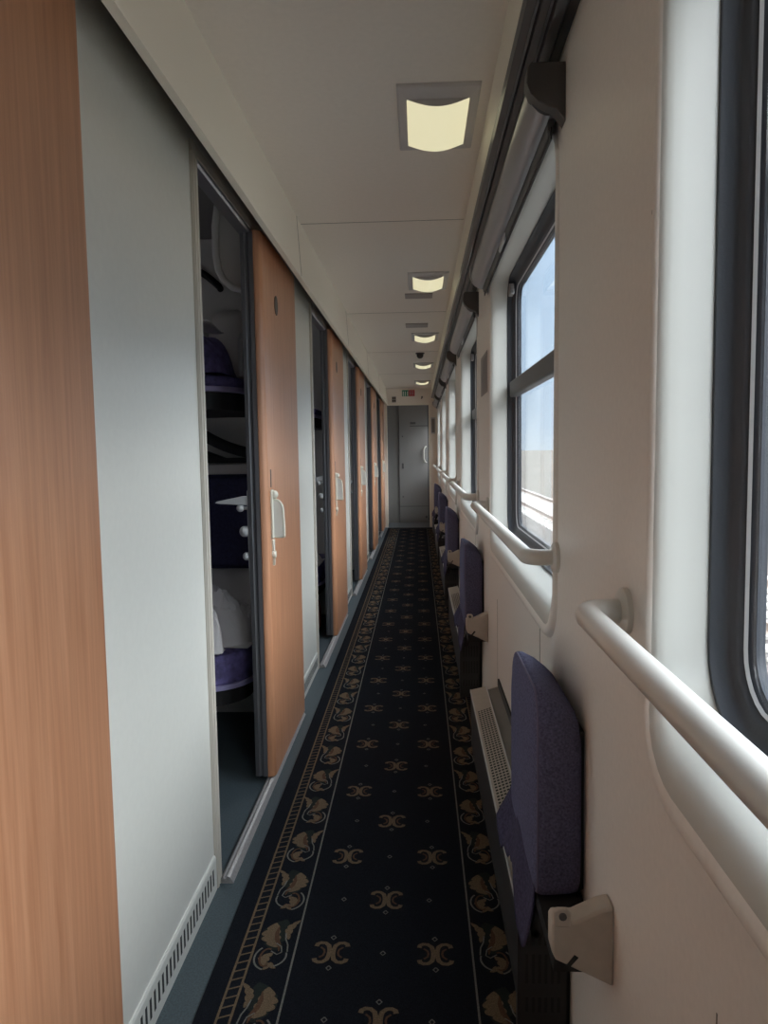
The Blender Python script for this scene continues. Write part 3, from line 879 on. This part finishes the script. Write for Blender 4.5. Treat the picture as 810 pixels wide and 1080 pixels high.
sg = tag(thing('occupancy_sign', (-.148, Y1-.012, 2.075)), 'small green and red indicator sign on the header above the far doorway', 'sign')
MB().box(-.10, .10, 0, .012, -.055, .05).build('casing', 'ceil', sg, bevel=.003)
MB().box(-.098, .004, -.003, .001, -.045, .05).build('green_panel', 'green', sg, smooth=0)
MB().box(.006, .098, -.003, .001, -.045, .05).build('red_panel', 'redsign', sg, smooth=0)
pm = MB()
for x in (-.078, -.048, -.012): pm.box(x-.006, x+.006, -.0045, -.002, -.04, .03)
pm.build('green_marks', 'white', sg, smooth=0)
pm = MB()
for x in (.035, .068): pm.box(x-.005, x+.005, -.0045, -.002, -.025, .018); pm.ball((x, -.003, .03), .007, 1, .2, 1, 8)
pm.build('red_marks', 'housing', sg, smooth=0)
th = tag(thing('control_panel', (-.37, Y1-.001, 1.985)), 'small brown switch plate on the header, left of the indicator sign', 'switch')
MB().box(-.032, .032, -.012, 0, -.045, .045).build('plate', 'vent', th, bevel=.003)
pm = MB()
for x in (-.014, .014):
    for z in (-.02, .02): pm.box(x-.009, x+.009, -.016, -.011, z-.013, z+.013)
pm.build('buttons', 'rust', th, smooth=0)
hk = MB(); hk.disc((.062, Y1+.002, 2.015), (0, -1, 0), .014, .012, 12); hk.tube([(.062, Y1-.01, 2.02), (.062, Y1-.03, 2.0), (.045, Y1-.032, 1.985)], .007, 8)
tag(hk.build('coat_hook', 'black'), 'tiny black hook on the header, right of the indicator sign', 'hook')

# unseen rear wall, set close and dark to cut light from behind the camera
struct(MB().box(-.62, .40, Y0-.04, Y0, 0, H+.02).build('wall_rear', 'compdark', smooth=0))

# ------------------------------------------------------------------ outside
GZ = -1.25
g = MB(); g.grid(lambda u, v: (1.5+(u**3)*3000, -1500+3000*v, GZ-.25), 10, 2)
struct(g.build('ground', 'ground', smooth=0))
bl = MB(); bl.prism([(.6, GZ-.4), (1.2, GZ-.05), (2.6, GZ-.05), (3.2, GZ-.15), (3.8, GZ-.02), (6.6, GZ-.02), (7.4, GZ-.3)], -120, 200)
struct(bl.build('ground_ballast', 'ballast', smooth=0))
tr = thing('railway_track', (5.2, 0, GZ)); tag(tr, 'parallel railway track on grey ballast outside the windows', 'track')
for x in (-.72, .72):
    MB().prism([(x-.06, .02), (x+.06, .02), (x+.015, .05), (x+.012, .13), (x+.035, .14), (x+.035, .17), (x-.035, .17), (x-.035, .14), (x-.012, .13), (x-.015, .05)], -118, 198).build('rail', 'railsteel', tr, smooth=0)
sp = MB()
for i in range(180): sp.box(-1.25, 1.25, -20+i*.6, -20+i*.6+.24, -.06, .022)
s_ = sp.build('sleepers', 'concrete', tr, smooth=0); s_['kind'] = 'stuff'
po = MB(); po.prism([(11-.1, -.3), (11+.1, -.3), (11+.07, 1.15), (11-.07, 1.15)], 10.6, 10.8)
for v_ in range(len(po.v)): po.v[v_] = (po.v[v_][0], po.v[v_][1], po.v[v_][2]+GZ)
tag(po.build('marker_post', 'concrete', bevel=.02), 'short concrete post beside the track outside the nearest window', 'post')

# ------------------------------------------------------------------ sky, sun, camera
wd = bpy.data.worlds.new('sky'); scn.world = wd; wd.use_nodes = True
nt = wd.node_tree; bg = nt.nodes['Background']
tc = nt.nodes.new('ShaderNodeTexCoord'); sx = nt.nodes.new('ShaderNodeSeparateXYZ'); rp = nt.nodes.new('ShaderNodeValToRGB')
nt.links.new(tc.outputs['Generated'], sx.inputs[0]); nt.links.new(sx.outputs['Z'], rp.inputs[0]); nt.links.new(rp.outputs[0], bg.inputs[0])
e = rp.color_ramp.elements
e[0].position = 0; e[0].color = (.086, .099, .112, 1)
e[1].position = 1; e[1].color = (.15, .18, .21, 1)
for p, c_ in ((.03, (.078, .094, .112, 1)), (.15, (.071, .092, .117, 1)), (.295, (.071, .094, .122, 1)), (.36, (.92, .955, 1., 1)), (.56, (.94, .97, 1., 1)), (.68, (.50, .54, .60, 1)), (.85, (.2, .24, .28, 1))):  # bright band above the windows' view is added to light the corridor
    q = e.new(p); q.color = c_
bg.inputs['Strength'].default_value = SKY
su = bpy.data.lights.new('sun', 'SUN'); su.energy = 1.6; su.angle = .05; su.color = (1, .95, .87)
so = bpy.data.objects.new('sun', su); col.objects.link(so); so.rotation_euler = (math.radians(12), math.radians(-38), 0)
for k in WIN:
    a, b = bay(k)
    pl = bpy.data.lights.new('window_portal', 'AREA'); pl.shape = 'RECTANGLE'; pl.size = WZ1-WZ0; pl.size_y = b-a
    pl.cycles.is_portal = True
    po_ = bpy.data.objects.new('window_portal', pl); col.objects.link(po_)
    po_.location = (.40, (a+b)/2, (WZ0+WZ1)/2+.02); po_.rotation_euler = (0, PI/2, 0)

F = Vector((36.5, -64.5, 776.)).normalized(); D = Vector((146, 9345., 776.)); D = (D-F*D.dot(F)).normalized()
Rr = D.cross(F)
# world axes in camera (x right, y down, z forward): X=Rr, Y=F, Z=-D ; invert for Blender's camera basis
cx_ = Vector((Rr.x, F.x, -D.x)); cy_ = Vector((Rr.y, F.y, -D.y)); cz_ = Vector((Rr.z, F.z, -D.z))
rot = Matrix((( cx_.x, -cy_.x, -cz_.x), (cx_.y, -cy_.y, -cz_.y), (cx_.z, -cy_.z, -cz_.z)))
cam = bpy.data.cameras.new('camera'); co = bpy.data.objects.new('camera', cam); col.objects.link(co)
co.matrix_world = Matrix.Translation((0, 0, 1.19)) @ rot.to_4x4()
cam.sensor_fit = 'VERTICAL'; cam.sensor_height = 36; cam.lens = 776/1080*36; cam.clip_start = .02; cam.clip_end = 5000
scn.camera = co
vs = scn.view_settings; vs.view_transform = 'Standard'; vs.look = 'None'; vs.gamma = 1; vs.exposure = 1.15; vs.use_curve_mapping = False
cy = scn.cycles
cy.max_bounces = 12; cy.diffuse_bounces = 8; cy.glossy_bounces = 4; cy.transparent_max_bounces = 8; cy.sample_clamp_indirect = 6
cy.use_denoising = True
